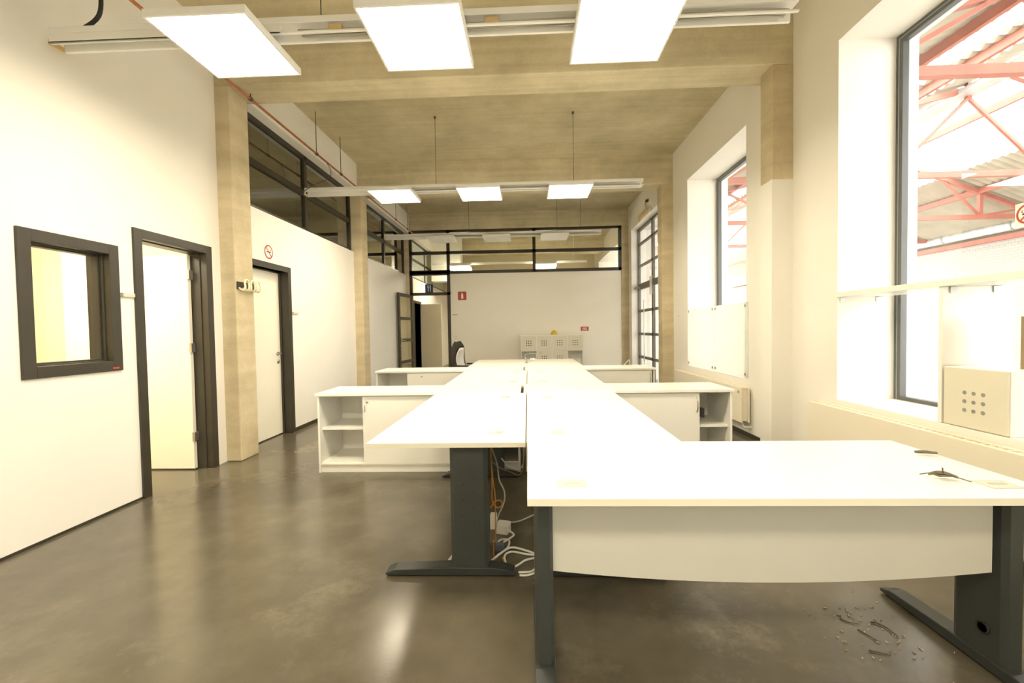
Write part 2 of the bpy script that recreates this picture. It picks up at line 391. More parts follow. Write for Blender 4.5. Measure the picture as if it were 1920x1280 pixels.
# door 2, closed and set deep in its frame
f = casing(MB(), 4.675,5.575,0,2.185,.07); step(f, 4.74,5.51,0,2.12,.02,WL-.17,WL-.085)
d = struct(f.build('door_2', M['black'], loc=O0, bevel=.003))
BX(WL-.15,4.755,.012, WL-.11,5.495,2.105).build('door_leaf', M['door'], d, bevel=.003)
h = MB(); h.lathe([(.024,0),(.024,.008)], (WL-.11,5.43,1.06), 16, 'x'); h.tube([(WL-.11,5.43,1.06),(WL-.06,5.43,1.06)], .009, 8); h.tube([(WL-.06,5.435,1.06),(WL-.06,5.32,1.06)], .009, 8)
h.build('door_handle', M['chrome'], d)
MB().lathe([(.024,0),(.024,.01),(.012,.012)], (WL-.11,5.43,.955), 16, 'x').build('door_lock', M['chrome'], d)
# glazed steel door of the partition, swung back along the office wall
d = struct(BX(-3.0,11.0,0, -2.985,11.05,.02).build('door_4', M['black'], loc=O0))
hx, hy, ex, ey = -3.0, 11.02, -3.085, 10.09
def P(t, dz): return (hx+(ex-hx)*t, hy+(ey-hy)*t, dz)
f = MB(); T = .04
for a, b, z0, z1 in ((0,.07,.02,2.25),(.9,1,.02,2.25),(.07,.9,2.17,2.25),(.07,.9,.02,.14),(.07,.9,.53,.60),(.07,.9,1.06,1.14),(.07,.9,1.60,1.67)):
    f.bar(P(a,(z0+z1)/2), P(b,(z0+z1)/2), T, z1-z0)
lf = f.build('door_leaf', M['black'], d)
for z0, z1 in ((.14,.53),(.60,1.06),(1.14,1.60),(1.67,2.17)): MB().bar(P(.07,(z0+z1)/2), P(.9,(z0+z1)/2), .008, z1-z0).build('pane', M['glass_d'], lf)
n = Vector((hy-ey, ex-hx, 0)).normalized()
if n.x < 0: n = -n
def Q(t, z, o): p = Vector(P(t, z)) + n*o; return tuple(p)
h = MB(); h.tube([Q(.95,.98,.022),Q(.95,.98,.06),Q(.95,1.20,.06),Q(.95,1.20,.022)], .011, 8); h.tube([Q(.84,1.1,.022),Q(.84,1.1,.06),Q(.70,1.1,.06)], .009, 8)
h.build('door_handle', M['chrome'], lf)
# cream door standing open in the room beyond
f = casing(MB(), 11.68,12.52,0,2.17,.07); d = struct(f.build('door_5', M['black'], loc=O0))
BX(-3.13,12.42,.012, -2.52,12.46,2.10).build('door_leaf', M['door_b'], d)

# ------------------------------------------------------------------ big windows on the yard side
def big_window(n, y0, y1, z0, z1, x=3.06, mull=None):
    f = MB(); w = .06; d = .055
    f.box(x,y0,z0, x+d,y0+w,z1); f.box(x,y1-w,z0, x+d,y1,z1); f.box(x,y0+w,z1-w, x+d,y1-w,z1); f.box(x,y0+w,z0, x+d,y1-w,z0+.03)
    o = struct(f.build('window_%d' % n, M['steel'], loc=O0, bevel=.004))
    BX(x+.035,y0+.06,z0+.03, x+.041,y1-.06,z1-.06).build('pane', M['glass'], o)
    s = BX(x-.003,y1-.034,z0, x+.001,y1-.028,z1-.034).box(x-.003,y0,z1-.034, x+.001,y1-.028,z1-.028)
    s.build('gasket_strip', M['grey_metal'], o)
    return o
w1 = big_window(1, 1.80,3.685,.69,3.66)
big_window(8, -1.60,.28,.69,3.66)  # unseen window behind the camera, added in the bay rhythm to let in light
w2 = big_window(2, 5.18,7.03,.69,3.675)
# no-smoking disc stuck on the pane of the nearer window
def nosmoke(name, c, r, nx, label, cat='sign'):
    """round sign facing along +-x"""
    s = 1 if nx > 0 else -1
    o = MB().lathe([(r,0),(r,.003*s)], c, 40, 'x').build(name, M['sign_white'], loc=c); tag(o, label, cat)
    k = 40; v = MB(); t = .004*s
    rows = [[(c[0]+t, c[1]+rr*math.cos(2*PI*i/k), c[2]+rr*math.sin(2*PI*i/k)) for i in range(k+1)] for rr in (r*.80, r*.99)]
    v.grid(rows); a = PI/4
    for q in (0,): v.bar((c[0]+t, c[1]-r*.62, c[2]+r*.62), (c[0]+t, c[1]+r*.62, c[2]-r*.62), .001, r*.15, up=(0,.7,.7))
    v.build('ring', M['red'], o)
    g = MB().box(c[0], c[1]-r*.5, c[2]-r*.09, c[0]+t*.9, c[1]+r*.45, c[2]+r*.08)
    g.tube([(c[0]+t*.8, c[1]+r*.42, c[2]+r*.12), (c[0]+t*.8, c[1]+r*.52, c[2]+r*.28), (c[0]+t*.8, c[1]+r*.42, c[2]+r*.42)], r*.03, 6)
    g.build('cigarette', M['black_pl'], o)
    return o
ws_ = nosmoke('prohibition_sign', (3.088,2.762,1.985), .062, -1, 'round no-smoking sticker on the pane of the tall window')
BX(3.089,2.69,1.913, 3.0905,2.834,2.057).build('backing', M['sign_white'], ws_)
nosmoke('prohibition_sign', (WL+.001,5.12,2.315), .085, 1, 'round red and white no-smoking sign above the closed cream door')
# glazed steel double door in the last bay
x = 2.76; f = MB()
zz = [(0,.10),(.57,.63),(1.13,1.19),(1.69,1.75),(2.24,2.38),(2.79,2.84),(3.32,3.37),(3.67,3.73)]
for a, b in zz: f.box(x,8.35,a, x+.05,10.75,b)
for a, b in ((8.35,8.42),(9.5,9.60),(10.69,10.75),(8.93,8.97)): f.box(x,a,0, x+.05,b,3.73)
d3 = struct(f.build('door_3', M['steel_g'], loc=O0))
for i in range(7):
    for a, b in ((8.42,8.93),(8.97,9.5),(9.6,10.69)):
        BX(x+.022,a,zz[i][1], x+.028,b,zz[i+1][0]).build('pane', M['glass'], d3)
h = MB().tube([(x-.05,10.05,.42),(x-.05,10.05,1.95)], .012, 8); h.box(x-.06,10.03,.50, x,10.07,.53).box(x-.06,10.03,1.85, x,10.07,1.88)
h.build('door_handle', M['white_metal'], d3)
BX(x-.05,9.53,2.05, x,9.58,2.45).build('bolt', M['white_metal'], d3)
BX(x-.10,10.55,2.26, x,10.86,2.31).build('door_closer', M['grey_metal'], d3)

# ------------------------------------------------------------------ lights on their tracks
ROWS = [(2.70,3.135,True),(6.10,3.245,True),(9.50,3.325,False),(-.70,3.08,True)]
PX = [(-2.165,-1.565),(-.945,-.345),(.315,.915)]
ORD = ['first','second','third']
LBL = ['lit white LED panel on the %s light track, over the office wall side','lit white LED panel in the middle of the %s light track','lit white LED panel on the %s light track, over the window side']
proto = {}
def panel(key, c, z, label, group, dif):
    if key in proto: return copy_tree(proto[key], (c[0],c[1],z), label)
    x, y = c; r = empty('ceiling_light', (x,y,z), label, 'ceiling light', group)
    h = MB(); w = .012
    h.box(x-.3,y-.3,z, x-.3+w,y+.3,z+.045).box(x+.3-w,y-.3,z, x+.3,y+.3,z+.045).box(x-.3+w,y-.3,z, x+.3-w,y-.3+w,z+.045).box(x-.3+w,y+.3-w,z, x+.3-w,y+.3,z+.045).box(x-.3+w,y-.3+w,z+.033, x+.3-w,y+.3-w,z+.044)
    h.build('housing', M['white_metal'], r); BX(x-.288,y-.288,z+.002, x+.288,y+.288,z+.010).build('diffuser', dif, r)
    proto[key] = r; return r
WHICH = ['nearest the camera', 'in the middle bay', 'in the last bay before the partition']
for i, (y, z, lit) in enumerate(ROWS):
    nm = ('front','middle','rear','hindmost')[i]
    t = empty('light_track', (-.68,y,z+.046), 'white suspended light track carrying the %s row of three %s panels' % (nm, 'lit' if lit else 'unlit'), 'light track', 'suspended light tracks')
    zb = z+.047; x0, x1 = (-3.0 if i in (0,3) else -3.16), 1.64
    c = BX(x0,y-.055,zb+.06, x1,y+.055,zb+.10); c.box(x0,y+.035,zb, x1,y+.055,zb+.06); c.box(x0,y-.055,zb, x1,y-.035,zb+.012)
    c.box(x0,y-.055,zb, x0+1.5 if i == 0 else x0+.02,y-.045,zb+.06)
    c.build('channel', M['white_metal'], t, bevel=.003)
    BX(x0-.012,y-.05,zb, x0,y+.05,zb+.03).build('end_cap', M['orange_cap'], t)
    k = MB()
    for j in range(4):
        yy = y-.035+.018*j
        k.tube(spline([(x0+1.6+.7*q, yy+random.uniform(-.008,.008), zb+.02+random.uniform(0,.02)) for q in range(5)] + [(x1-.05, yy, zb+.022)], 4), .006, 6)
    k.build('wiring', M['grey_cable'], t)
    if i == 0:
        for xa in (-1.20,-.23): BX(xa,y-.056,zb+.013, xa+.08,y-.03,zb+.042).build('connector', M['orange_cap'], t)
    for xw in ((-1.27,.68) if i < 2 else (-1.27,.68,1.2)):
        u = MB().tube([(xw,y,zb+.10),(xw,y,CEIL-.002)], .0035, 5); u.lathe([(.018,0),(.018,.02)], (xw,y,zb+.095), 10); u.lathe([(.014,0),(.014,.03)], (xw,y,CEIL-.033), 10)
        u.build('suspension_wire', M['wire'], t)
    for j, (a, b) in enumerate(PX):
        side = ('beside the office wall','in the middle','towards the windows')[j]
        panel('lit' if lit else 'unlit', ((a+b)/2, y), z, '%s square LED panel %s of the %s light track' % ('lit' if lit else 'unlit white', side, nm), 'square LED panels on the tracks', M['lamp'] if lit else M['unlit'])
# loose black supply cable standing on the end of the front track
o = MB().tube(spline([(-2.88,2.70,3.300),(-2.82,2.70,3.308),(-2.72,2.70,3.38),(-2.70,2.70,3.52),(-2.71,2.70,3.75),(-2.71,2.70,CEIL)],5), .012, 8).build('supply_cable', M['black_pl'])
tag(o, 'black supply cable dropping from the ceiling into the end of the front light track', 'cable')
# two lit fixtures in the room beyond
for j, (xx, lab) in enumerate(((-2.0,'lit lamp seen through the partition glazing above the fire extinguisher sign'),(.57,'lit lamp seen through the partition glazing beside the middle mullion'))):
    r = empty('ceiling_light', (xx,12.9,3.20), lab, 'ceiling light', 'lamps in the room beyond')
    BX(xx-.3,12.6,3.22, xx+.3,13.2,3.28).build('housing', M['white_metal'], r); BX(xx-.3,12.6,3.16, xx+.3,13.2,3.219).build('diffuser', M['lamp2'], r)
t = tag(BX(-2.9,12.87,3.29, 1.8,12.93,3.35).box(-2.0,12.89,3.35, -1.99,12.91,CEIL).box(1.4,12.89,3.35, 1.41,12.91,CEIL).build('light_track', M['white_metal']), 'white light track hanging in the room beyond the partition glazing', 'light track', 'suspended light tracks')
# lamp inside the side office
r = empty('ceiling_light', (-4.2,2.9,2.64), 'lit panel on the ceiling of the small office behind the framed window', 'ceiling light')
BX(-4.5,2.6,2.66, -3.9,3.2,2.72).build('housing', M['white_metal'], r); BX(-4.48,2.62,2.64, -3.92,3.18,2.66).build('diffuser', emit('lit_office_diffuser', WARM, LAMP*2.0), r)

# copper pipe along the soffit with its hanger rods
t = empty('copper_pipe', (-2.87,6.5,3.76), 'thin copper pipe running under the beams along the white soffit', 'pipe')
MB().tube([(-2.87,-2.1,3.785),(-2.87,11.0,3.785)], .014, 10).build('pipe_run', M['copper'], t)
for y in (2.6,4.45,5.85,6.62,9.4,10.3):
    u = MB().lathe([(.022,-.018),(.022,.018)], (-2.87,y,3.785), 10, 'y')
    if y != 4.45: u.tube([(-2.87,y,3.80),(-2.87,y,CEIL)], .005, 6)
    else: u.tube([(-2.87,y,3.80),(-2.87,y,3.84)], .005, 6)
    u.build('hanger', M['wire'], t)
o = MB().tube(spline([(-2.87,6.15,3.775),(-2.86,6.25,3.70),(-2.88,6.22,3.58),(-3.0,6.02,3.42),(-3.17,5.98,3.30)],6), .005, 6).build('loose_wire', M['wire'])
tag(o, 'loose dark wire curling down from the copper pipe in front of the transom', 'wire')

# ------------------------------------------------------------------ desks
DZ = .74
def tleg(cx, y, along, off, z1, parent, holes_dir=None):
    """T-shaped leg: slab column on a long low foot. along='x' or 'y' is the foot's direction, y/cx the leg's plane"""
    L, wcol = .70, .20
    c = MB(); ft = MB(); dots = MB()
    def T(u, v, z): return (cx+u, y+v, z) if along == 'x' else (cx+v, y+u, z)
    th = .035
    poly = [(-wcol/2+off, -th+.012), (-wcol/2+off+.02, -th), (wcol/2+off-.02, -th), (wcol/2+off, -th+.012), (wcol/2+off, th-.012), (wcol/2+off-.02, th), (-wcol/2+off+.02, th), (-wcol/2+off, th-.012)]
    if along == 'y': poly = poly[::-1]
    c.prism([T(u, v, .045) for u, v in poly], (0,0,z1-.045))
    if holes_dir is not None:
        c.cur = 1
        for k in range(5):
            for jj, du in ((0,-.028),(1,.028)):
                c.lathe([(.0045,-.002),(.0045,.001)], T(off+du, holes_dir*(th+.0005), .50-k*.083+(.04 if jj else 0)), 8, 'y' if along == 'x' else 'x')
    o = c.build('leg', [M['anth2'], M['black_pl']], parent)
    # foot: arched bar, thick below the column and thin at the tips
    top = [(-L/2,.022),(-L/2+.05,.040),(-.12+off,.052),(.12+off,.052),(L/2-.05,.040),(L/2,.022)]
    prof = [(-L/2,.008)] + top + [(L/2,.008)]
    hw = .04
    p3 = [T(u, -hw, z) for u, z in prof]; vec = (0, 2*hw, 0) if along == 'x' else (2*hw, 0, 0)
    if along == 'y': p3 = [T(u, -hw, z) for u, z in prof][::-1]
    ft.prism(p3, vec)
    for u in (-L/2+.04, L/2-.04): q = T(u, 0, 0); ft.lathe([(.016,0),(.016,.012)], q, 10)
    ft.build('foot', M['anth'], o, bevel=.006)
    return o
def port_round(x, y, parent, slot=True):
    z = DZ
    o = MB().lathe([(.048,0),(.048,.002),(.044,.0035)], (x,y,z), 24).build('cable_port', M['port'], parent)
    if slot: BX(x,y-.02,z+.0036, x+.04,y+.012,z+.005).build('port_slot', M['grey_metal'], o)
    return o
def desk(x0, x1, y0, y1, label, ports, group='white desks pushed together down the middle'):
    r = empty('office_desk', ((x0+x1)/2,(y0+y1)/2,0), label, 'desk', group)
    BX(x0,y0,DZ-.026, x1,y1,DZ).build('desk_top', M['lam'], r, bevel=.002)
    w = MB(); e = .0008                                                   # cream band on the two short and two long edges
    for b in ((x0-e,y0-e,x1+e,y0),(x0-e,y1,x1+e,y1+e),(x0-e,y0,x0,y1),(x1,y0,x1+e,y1)): w.box(b[0],b[1],DZ-.0255, b[2],b[3],DZ-.0008)
    w.build('edge_band', M['edge'], r)
    cx = (x0+x1)/2
    tleg(cx-.0, y0+.09, 'x', .11 if cx < 0 else -.11, DZ-.026, r, -1)
    tleg(cx-.0, y1-.09, 'x', .11 if cx < 0 else -.11, DZ-.026, r)
    BX(cx-.03+(.11 if cx < 0 else -.11), y0+.12, DZ-.085, cx+.03+(.11 if cx < 0 else -.11), y1-.12, DZ-.027).build('cross_beam', M['anth'], r)
    for p in ports: port_round(p[0], p[1], r, p[2])
    return r
desk(-.855,-.022, 2.19,3.90, 'white desk with the bare cable opening, touching the cabinet with the key in its door', [(-.19,2.40,True),(-.20,3.66,True)])
desk(-.014,.772, 2.19,3.90, 'white desk directly behind the large front desk', [(.16,2.40,False),(.16,3.66,False)])
desk(-.90,-.022, 4.43,6.02, 'white desk between the two cabinet rows on the office wall side', [(-.17,4.75,False),(-.17,5.8,False)])
desk(-.014,.80, 4.43,6.02, 'white desk between the two cabinet rows on the window side', [(.16,4.75,False),(.16,5.8,False)])
desk(-.96,-.022, 6.60,8.25, 'white desk at the far end beside the office chair', [])
desk(-.014,.86, 6.60,8.25, 'white desk at the far end with crumpled paper on it', [])
# front desk, set across the others
X0, X1, Y0, Y1 = -.010, 1.80, 1.455, 2.185
r = empty('office_desk', ((X0+X1)/2,(Y0+Y1)/2,0), 'large white front desk set crosswise with a curved modesty panel', 'desk', 'white desks pushed together down the middle')
BX(X0,Y0,DZ-.026, X1,Y1,DZ).build('desk_top', M['lam'], r, bevel=.002)
e = .0008; w = MB()
for b in ((X0-e,Y0-e,X1+e,Y0),(X0-e,Y1,X1+e,Y1+e),(X0-e,Y0,X0,Y1),(X1,Y0,X1+e,Y1)): w.box(b[0],b[1],DZ-.0255, b[2],b[3],DZ-.0008)
w.build('edge_band', M['edge'], r)
tleg(.048, 1.815, 'y', -.13, DZ-.026, r); rl_ = tleg(1.755, 1.785, 'y', -.10, DZ-.026, r)
MB().lathe([(.024,-.004),(.024,.004),(.017,.004),(.017,-.004)], (1.718,1.66,.16), 18, 'x').build('cable_grommet', M['black_pl'], rl_)
n = 24; ya, yb = 1.615, 1.633
top = [(.072+(1.70-.072)*i/n, DZ-.03) for i in range(n+1)]
bot = [(.072+(1.70-.072)*i/n, .355+.043*(2*i/n-1)**2) for i in range(n+1)]
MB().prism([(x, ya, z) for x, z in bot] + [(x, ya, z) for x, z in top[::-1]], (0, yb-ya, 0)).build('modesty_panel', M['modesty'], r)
BX(.08,1.70,DZ-.075, 1.70,1.76,DZ-.027).build('cross_beam', M['anth'], r)
for (x, y) in ((.157,1.60),(1.674,1.577)):
    p = MB().prism([(x-.055,y-.04,DZ),(x+.055,y-.04,DZ),(x+.055,y+.04,DZ),(x-.055,y+.04,DZ)], (0,0,.003)).build('cable_port', M['port'], r, bevel=.001)
    BX(x-.028,y-.008,DZ+.0031, x+.028,y+.008,DZ+.004).build('port_slot', M['grey_metal'], p)

# ------------------------------------------------------------------ sliding-door cabinets
CZ = .752
def cabinet(x0, x1, y0, y1, label, open_left, door, lock=None, handle=None):
    r = empty('sliding_door_cabinet', ((x0+x1)/2,(y0+y1)/2,0), label, 'cabinet', 'low white sliding-door cabinets')
    t = .02
    BX(x0-.012,y0-.02,CZ-.025, x1+.012,y1,CZ).build('cabinet_top', M['lam'], r, bevel=.002)
    b = BX(x0,y0,0, x0+t,y1,CZ-.025).box(x1-t,y0,0, x1,y1,CZ-.025).box(x0+t,y0+.02,.075, x1-t,y1,.095).box(x0+t,y1-.01,.07, x1-t,y1,CZ-.025).box(x0+t,y0+.015,0, x1-t,y0+.03,.072)
    mid = (x0+x1)/2; b.box(mid-.01,y0+.05,.09, mid+.01,y1,CZ-.025)
    b.build('carcass', M['lam'], r, bevel=.0015)
    BX(x0+t,y0+.045,.395, x1-t,y1-.01,.417).build('shelf', M['lam'], r, bevel=.0015)
    (BX(x0+t,y0+.002,.072, x1-t,y0+.035,.082).box(x0+t,y0+.002,CZ-.034, x1-t,y0+.035,CZ-.026)).build('door_rail', M['edge'], r)
    d = BX(door[0],y0+.004,.083, door[1],y0+.018,CZ-.036).build('door', M['lam'], r, bevel=.0015)
    d2 = BX(x0+t+.02 if False else max(mid-.1, x0+t),y0+.022,.083, door[1]-.02,y0+.034,CZ-.036)
    if lock:
        MB().lathe([(.011,.004),(.011,-.006),(.006,-.008)], (lock, y0+.002, CZ-.085), 14, 'y').build('lock', M['chrome'], d)
    if handle:
        MB().tube(spline([(handle,y0+.004,CZ-.21),(handle,y0-.018,CZ-.18),(handle,y0-.02,CZ-.14),(handle,y0-.018,CZ-.10),(handle,y0+.004,CZ-.07)],4), .006, 8).build('handle', M['chrome'], d)
    return r, d
CY0, CY1 = 3.925, 4.42
c, d = cabinet(-1.99,-.085,CY0,CY1, 'low white cabinet with two open shelves and a key in its sliding door', True, (-1.56,-.30), lock=-1.515)
o = BX(-1.540,CY0-.012,.575, -1.530,CY0-.010,.635).build('key', M['grey_metal'], d)
cabinet(-.035,1.845,CY0,CY1, 'low white cabinet with a curved steel handle and a dark box on its shelf', False, (.25,1.555), handle=1.53)
cabinet(-2.19,-.085,6.05,6.57, 'low white cabinet of the rear row beside the second concrete column', True, (-1.74,-.30), lock=-1.53)
cabinet(-.035,1.775,6.05,6.57, 'low white cabinet of the rear row towards the glazed steel door', False, (.25,1.735), handle=1.71)
o = BX(1.715,4.29,.4175, 1.745,4.375,.505).build('small_box', M['blue_grey'], bevel=.002); tag(o, 'small dark box standing on the shelf inside the cabinet with the steel handle', 'box')

# ------------------------------------------------------------------ shelf with perforated doors at the far wall
SX0, SX1, SY0, SY1, SZ = -.18, 1.37, 10.60, 10.99, 1.17
r = empty('cube_shelf', ((SX0+SX1)/2,(SY0+SY1)/2,0), 'white cube shelf with perforated doors against the far partition wall', 'shelf')
b = MB(); t = .022; cw = (SX1-SX0-t)/4
for i in range(5): b.box(SX0+cw*i,SY0,0, SX0+cw*i+t,SY1,SZ)
rows_z = [.02,.385,.77,SZ-t]
for z in [0]+rows_z[1:]: b.box(SX0+.001,SY0+.001,z+.0005, SX1-.001,SY1-.001,z+t+.001)
b.box(SX0+.002,SY1-.012,.002, SX1-.002,SY1-.002,SZ-.002); b.build('carcass', M['lam'], r)
def cube_door(x0, x1, z0, z1, parent, y=SY0):
    h = BX(x0,y-.006,z0, x1,y+.012,z1); h.cur = 1; cx, cz = (x0+x1)/2, (z0+z1)/2
    for i in (-1,0,1):
        for j in (-1,0,1): h.lathe([(.013,-.0015),(.013,.001)], (cx+.052*i,y-.0062,cz+.052*j), 10, 'y')
    return h.build('door', [M['edge'], M['black_pl']], parent)
for i in range(4): cube_door(SX0+cw*i+t, SX0+cw*(i+1), .795, SZ-t-.002, r)
for i in (1,2): cube_door(SX0+cw*i+t, SX0+cw*(i+1), .410, .768, r)
o = MB().lathe([(.082,0),(.084,.012),(.074,.05),(.05,.082),(.022,.094),(.004,.096)], (.66,10.78,SZ), 20)
for k in range(5):
    a = 2*PI*k/5; o.tube(spline([(.66+.07*math.cos(a),10.78+.07*math.sin(a),SZ+.055),(.66+.045*math.cos(a),10.78+.045*math.sin(a),SZ+.09),(.66,10.78,SZ+.10)],3), .012, 6)
tag(o.build('yellow_helmet', M['yellow']), 'small yellow dome-shaped object on top of the cube shelf', 'helmet')

# ------------------------------------------------------------------ office chair
cx, cy_ = -1.17, 8.15
r = empty('office_chair', (cx,cy_,0), 'dark office chair with a tall curved back beside the far desks', 'chair'); r.rotation_euler.z = -.30
def backrow(z):
    t = (z-.48)/.60
    bow = -.06*math.sin(PI*min(1,max(0,t))) - .03*t
    w = .235*math.sqrt(max(0.12, 1-max(0,(t-.50)/.55)**2)) * (1-.12*(1-t))
    return t, bow, w
rows = []; rows2 = []
for k in range(13):
    z = .48+.60*k/12; t, bow, w = backrow(z)
    rows.append([(cx-.17+bow+.045*(2*j/8-1)**2, cy_+w*(2*j/8-1), z) for j in range(9)])
    rows2.append([(cx-.105+bow+.03*(2*j/8-1)**2, cy_+w*.72*(2*j/8-1), .52+.46*k/12) for j in range(9)])
m = MB(); m.sm = True; m.grid(rows); m.build('backrest', M['dark_fabric'], r, solid=.11)
m = MB(); m.sm = True; m.grid(rows2); m.build('back_cushion', M['light_fabric'], r, solid=.02)
m = MB(); m.prism([(cx-.20,cy_-.22,.43),(cx+.20,cy_-.24,.43),(cx+.25,cy_-.18,.43),(cx+.25,cy_+.18,.43),(cx+.20,cy_+.24,.43),(cx-.20,cy_+.22,.43)], (0,0,.075)); m.build('seat', M['dark_fabric'], r, bevel=.025)
for s in (-1,1):
    m = MB().tube(spline([(cx-.05,cy_+s*.22,.44),(cx-.04,cy_+s*.29,.46),(cx-.02,cy_+s*.29,.64)],4), .014, 8); m.bar((cx-.14,cy_+s*.29,.655),(cx+.17,cy_+s*.29,.655),.07,.03)
    m.build('armrest', M['black_pl'], r, bevel=.008)
MB().tube([(cx,cy_,.10),(cx,cy_,.43)], .028, 12).build('gas_column', M['black_pl'], r)
MB().bar((cx-.19,cy_,.40),(cx-.20,cy_,.62),.06,.02).build('back_bar', M['black_pl'], r)
m = MB()
for k in range(5):
    a = 2*PI*k/5+.3; m.bar((cx,cy_,.11),(cx+.29*math.cos(a),cy_+.29*math.sin(a),.07),.05,.035)
m.build('star_base', M['black_pl'], r)
for k in range(5):
    a = 2*PI*k/5+.3; px, py = cx+.29*math.cos(a), cy_+.29*math.sin(a)
    MB().lathe([(.028,-.02),(.03,0),(.028,.02)], (px,py,.031), 14, 'x').build('caster', M['black_pl'], r)

# ------------------------------------------------------------------ items on and under the desks
def curl(name, c, L, a, label, arch=.012):
    ca, sa = math.cos(a), math.sin(a); m = MB(); rows = []
    for i in range(9):
        u = (i/8-.5)*L; w = .016*math.sin(PI*(i+.3)/8.6)+.002
        rows.append([(c[0]+u*ca-v*w*sa, c[1]+u*sa+v*w*ca, DZ+.003+arch*(1-(2*i/8-1)**2)*.5+abs(v)*.008+.006*abs(2*i/8-1)**3) for v in (-1,-.5,0,.5,1)])
    m.grid(rows); o = m.build(name, M['leaf'], solid=.002); tag(o, label, 'leaf', 'dry leaves on the front desk'); return o
curl('dry_leaf', (1.744,1.93), .08, -.25, 'thin curled dry leaf near the back edge of the front desk')
o = curl('dry_leaf', (1.538,1.633), .08, -.5, 'crumpled dry leaf with a stalk, between the other leaf and the cable port', .03)
MB().tube(spline([(1.478,1.66,DZ+.010),(1.53,1.637,DZ+.022),(1.598,1.59,DZ+.005)],4), .0022, 6).tube([(1.538,1.633,DZ+.02),(1.536,1.633,DZ+.043)], .0025, 6).build('stalk', M['leaf'], o)
BX(1.515,1.622,DZ+.012, 1.565,1.644,DZ+.02).build('fold', M['leaf'], o)
o = MB()
for k in range(5):
    a = k*1.2; o.grid([[(.06+.03*math.cos(a)+.03*i, 7.72+.04*math.sin(a)+.03*j, DZ+.004+.05*abs(math.sin(a+i*1.7+j))) for j in range(3)] for i in range(3)])
tag(o.build('crumpled_paper', M['paper']), 'crumpled white paper on the far desk beside the cube shelf', 'paper')
o = MB().tube(spline([(-.03,7.35,DZ+.004),(-.045,7.3,DZ+.09),(-.05,7.5,DZ+.12),(-.02,7.9,DZ+.12),(.25,8.0,DZ+.13)],5), .008, 6); o.lathe([(.03,0),(.03,.01)], (-.03,7.35,DZ), 12)
tag(o.build('monitor_arm', M['grey_metal']), 'bent grey monitor arm clamped where the far desks meet', 'monitor arm')
o = MB().tube(spline([(1.42,6.42,CZ+.004),(1.46,6.40,CZ+.05),(1.50,6.40,CZ+.09),(1.505,6.40,CZ+.04),(1.50,6.42,CZ+.004)],5), .005, 6)
tag(o.build('cable_loop', M['white_cable']), 'white cable loop standing on the rear cabinet near the glazed door', 'cable')
def cable(name, pts, r, mat, label): return tag(MB().tube(spline(pts, 6), r, 6).build(name, M[mat]), label, 'cable')
Zf = .008

cable('power_cable', [(-.223,2.45,.712),(-.223,2.45,.649),(-.191,2.45,.55),(-.179,2.45,.454),(-.15,2.45,.385),(-.154,2.45,.317),(-.19,2.45,.234),(-.204,2.46,.15),(-.21,2.50,.06),(-.20,2.56,Zf)], .0045, 'grey_cable', 'grey cable hanging in a long bend from the desk edge behind the anthracite leg')
cable('network_cable', [(-.224,2.42,.712),(-.221,2.42,.573),(-.218,2.42,.438),(-.219,2.42,.343),(-.193,2.42,.302),(-.163,2.42,.316),(-.172,2.42,.343),(-.206,2.42,.336),(-.227,2.42,.302)], .0035, 'orange', 'orange cable with a round loop hanging behind the anthracite leg')
cable('network_cable', [(-.226,2.44,.712),(-.224,2.44,.60),(-.213,2.44,.444),(-.203,2.44,.362),(-.205,2.44,.211),(-.21,2.47,.10),(-.233,2.56,.012)], .0035, 'orange', 'straight orange cable running down to the floor behind the anthracite leg')
cable('network_cable', [(-.233,2.62,Zf),(-.223,2.513,Zf),(-.21,2.397,Zf),(-.173,2.337,Zf),(-.152,2.373,Zf),(-.165,2.422,Zf)], .004, 'orange', 'orange cable end curled on the floor among the white cables')
cable('extension_cable', [(-.26,2.95,.40),(-.21,3.0,.342),(-.144,3.0,.317),(-.086,3.0,.291),(-.052,3.0,.325),(-.045,3.0,.45),(-.05,3.0,.70)], .004, 'brown_cable', 'brown cable sagging between the two desk legs')
cable('extension_cable', [(-.22,3.3,.32),(-.175,3.3,.266),(-.121,3.3,.243),(-.066,3.3,.247),(-.045,3.3,.35),(-.04,3.3,.70)], .0045, 'white_cable', 'white cable sagging under the desk in front of the cabinet shelf')
cable('power_cable', [(-.218,2.541,Zf),(-.192,2.627,Zf),(-.14,2.627,Zf),(-.137,2.555,Zf),(-.156,2.507,Zf)], .0065, 'white_cable', 'white cable loop on the floor around the dark adapter')
cable('power_cable', [(-.232,2.379,Zf),(-.168,2.48,.012),(-.114,2.514,.02),(-.031,2.481,.02),(.034,2.462,Zf),(.10,2.46,Zf)], .0065, 'white_cable', 'white cable lying straight across the floor tangle')
cable('power_cable', [(.05,2.425,Zf),(.037,2.424,Zf),(-.03,2.398,Zf),(-.076,2.344,Zf),(-.12,2.314,Zf),(-.142,2.361,Zf),(-.153,2.448,Zf),(-.113,2.488,Zf),(-.031,2.462,Zf),(.033,2.44,.014),(.09,2.43,Zf)], .0065, 'white_cable', 'white cable forming the big loop on the floor next to the front desk leg')
cable('power_cable', [(-.071,2.275,Zf),(-.004,2.281,Zf),(.031,2.327,Zf),(.06,2.36,Zf)], .0065, 'white_cable', 'short white cable bend at the tip of the desk foot')
cable('power_cable', [(-.064,2.248,Zf),(-.03,2.246,Zf),(.005,2.262,Zf),(.05,2.30,Zf)], .0065, 'white_cable', 'white cable end nearest the camera beside the desk foot')
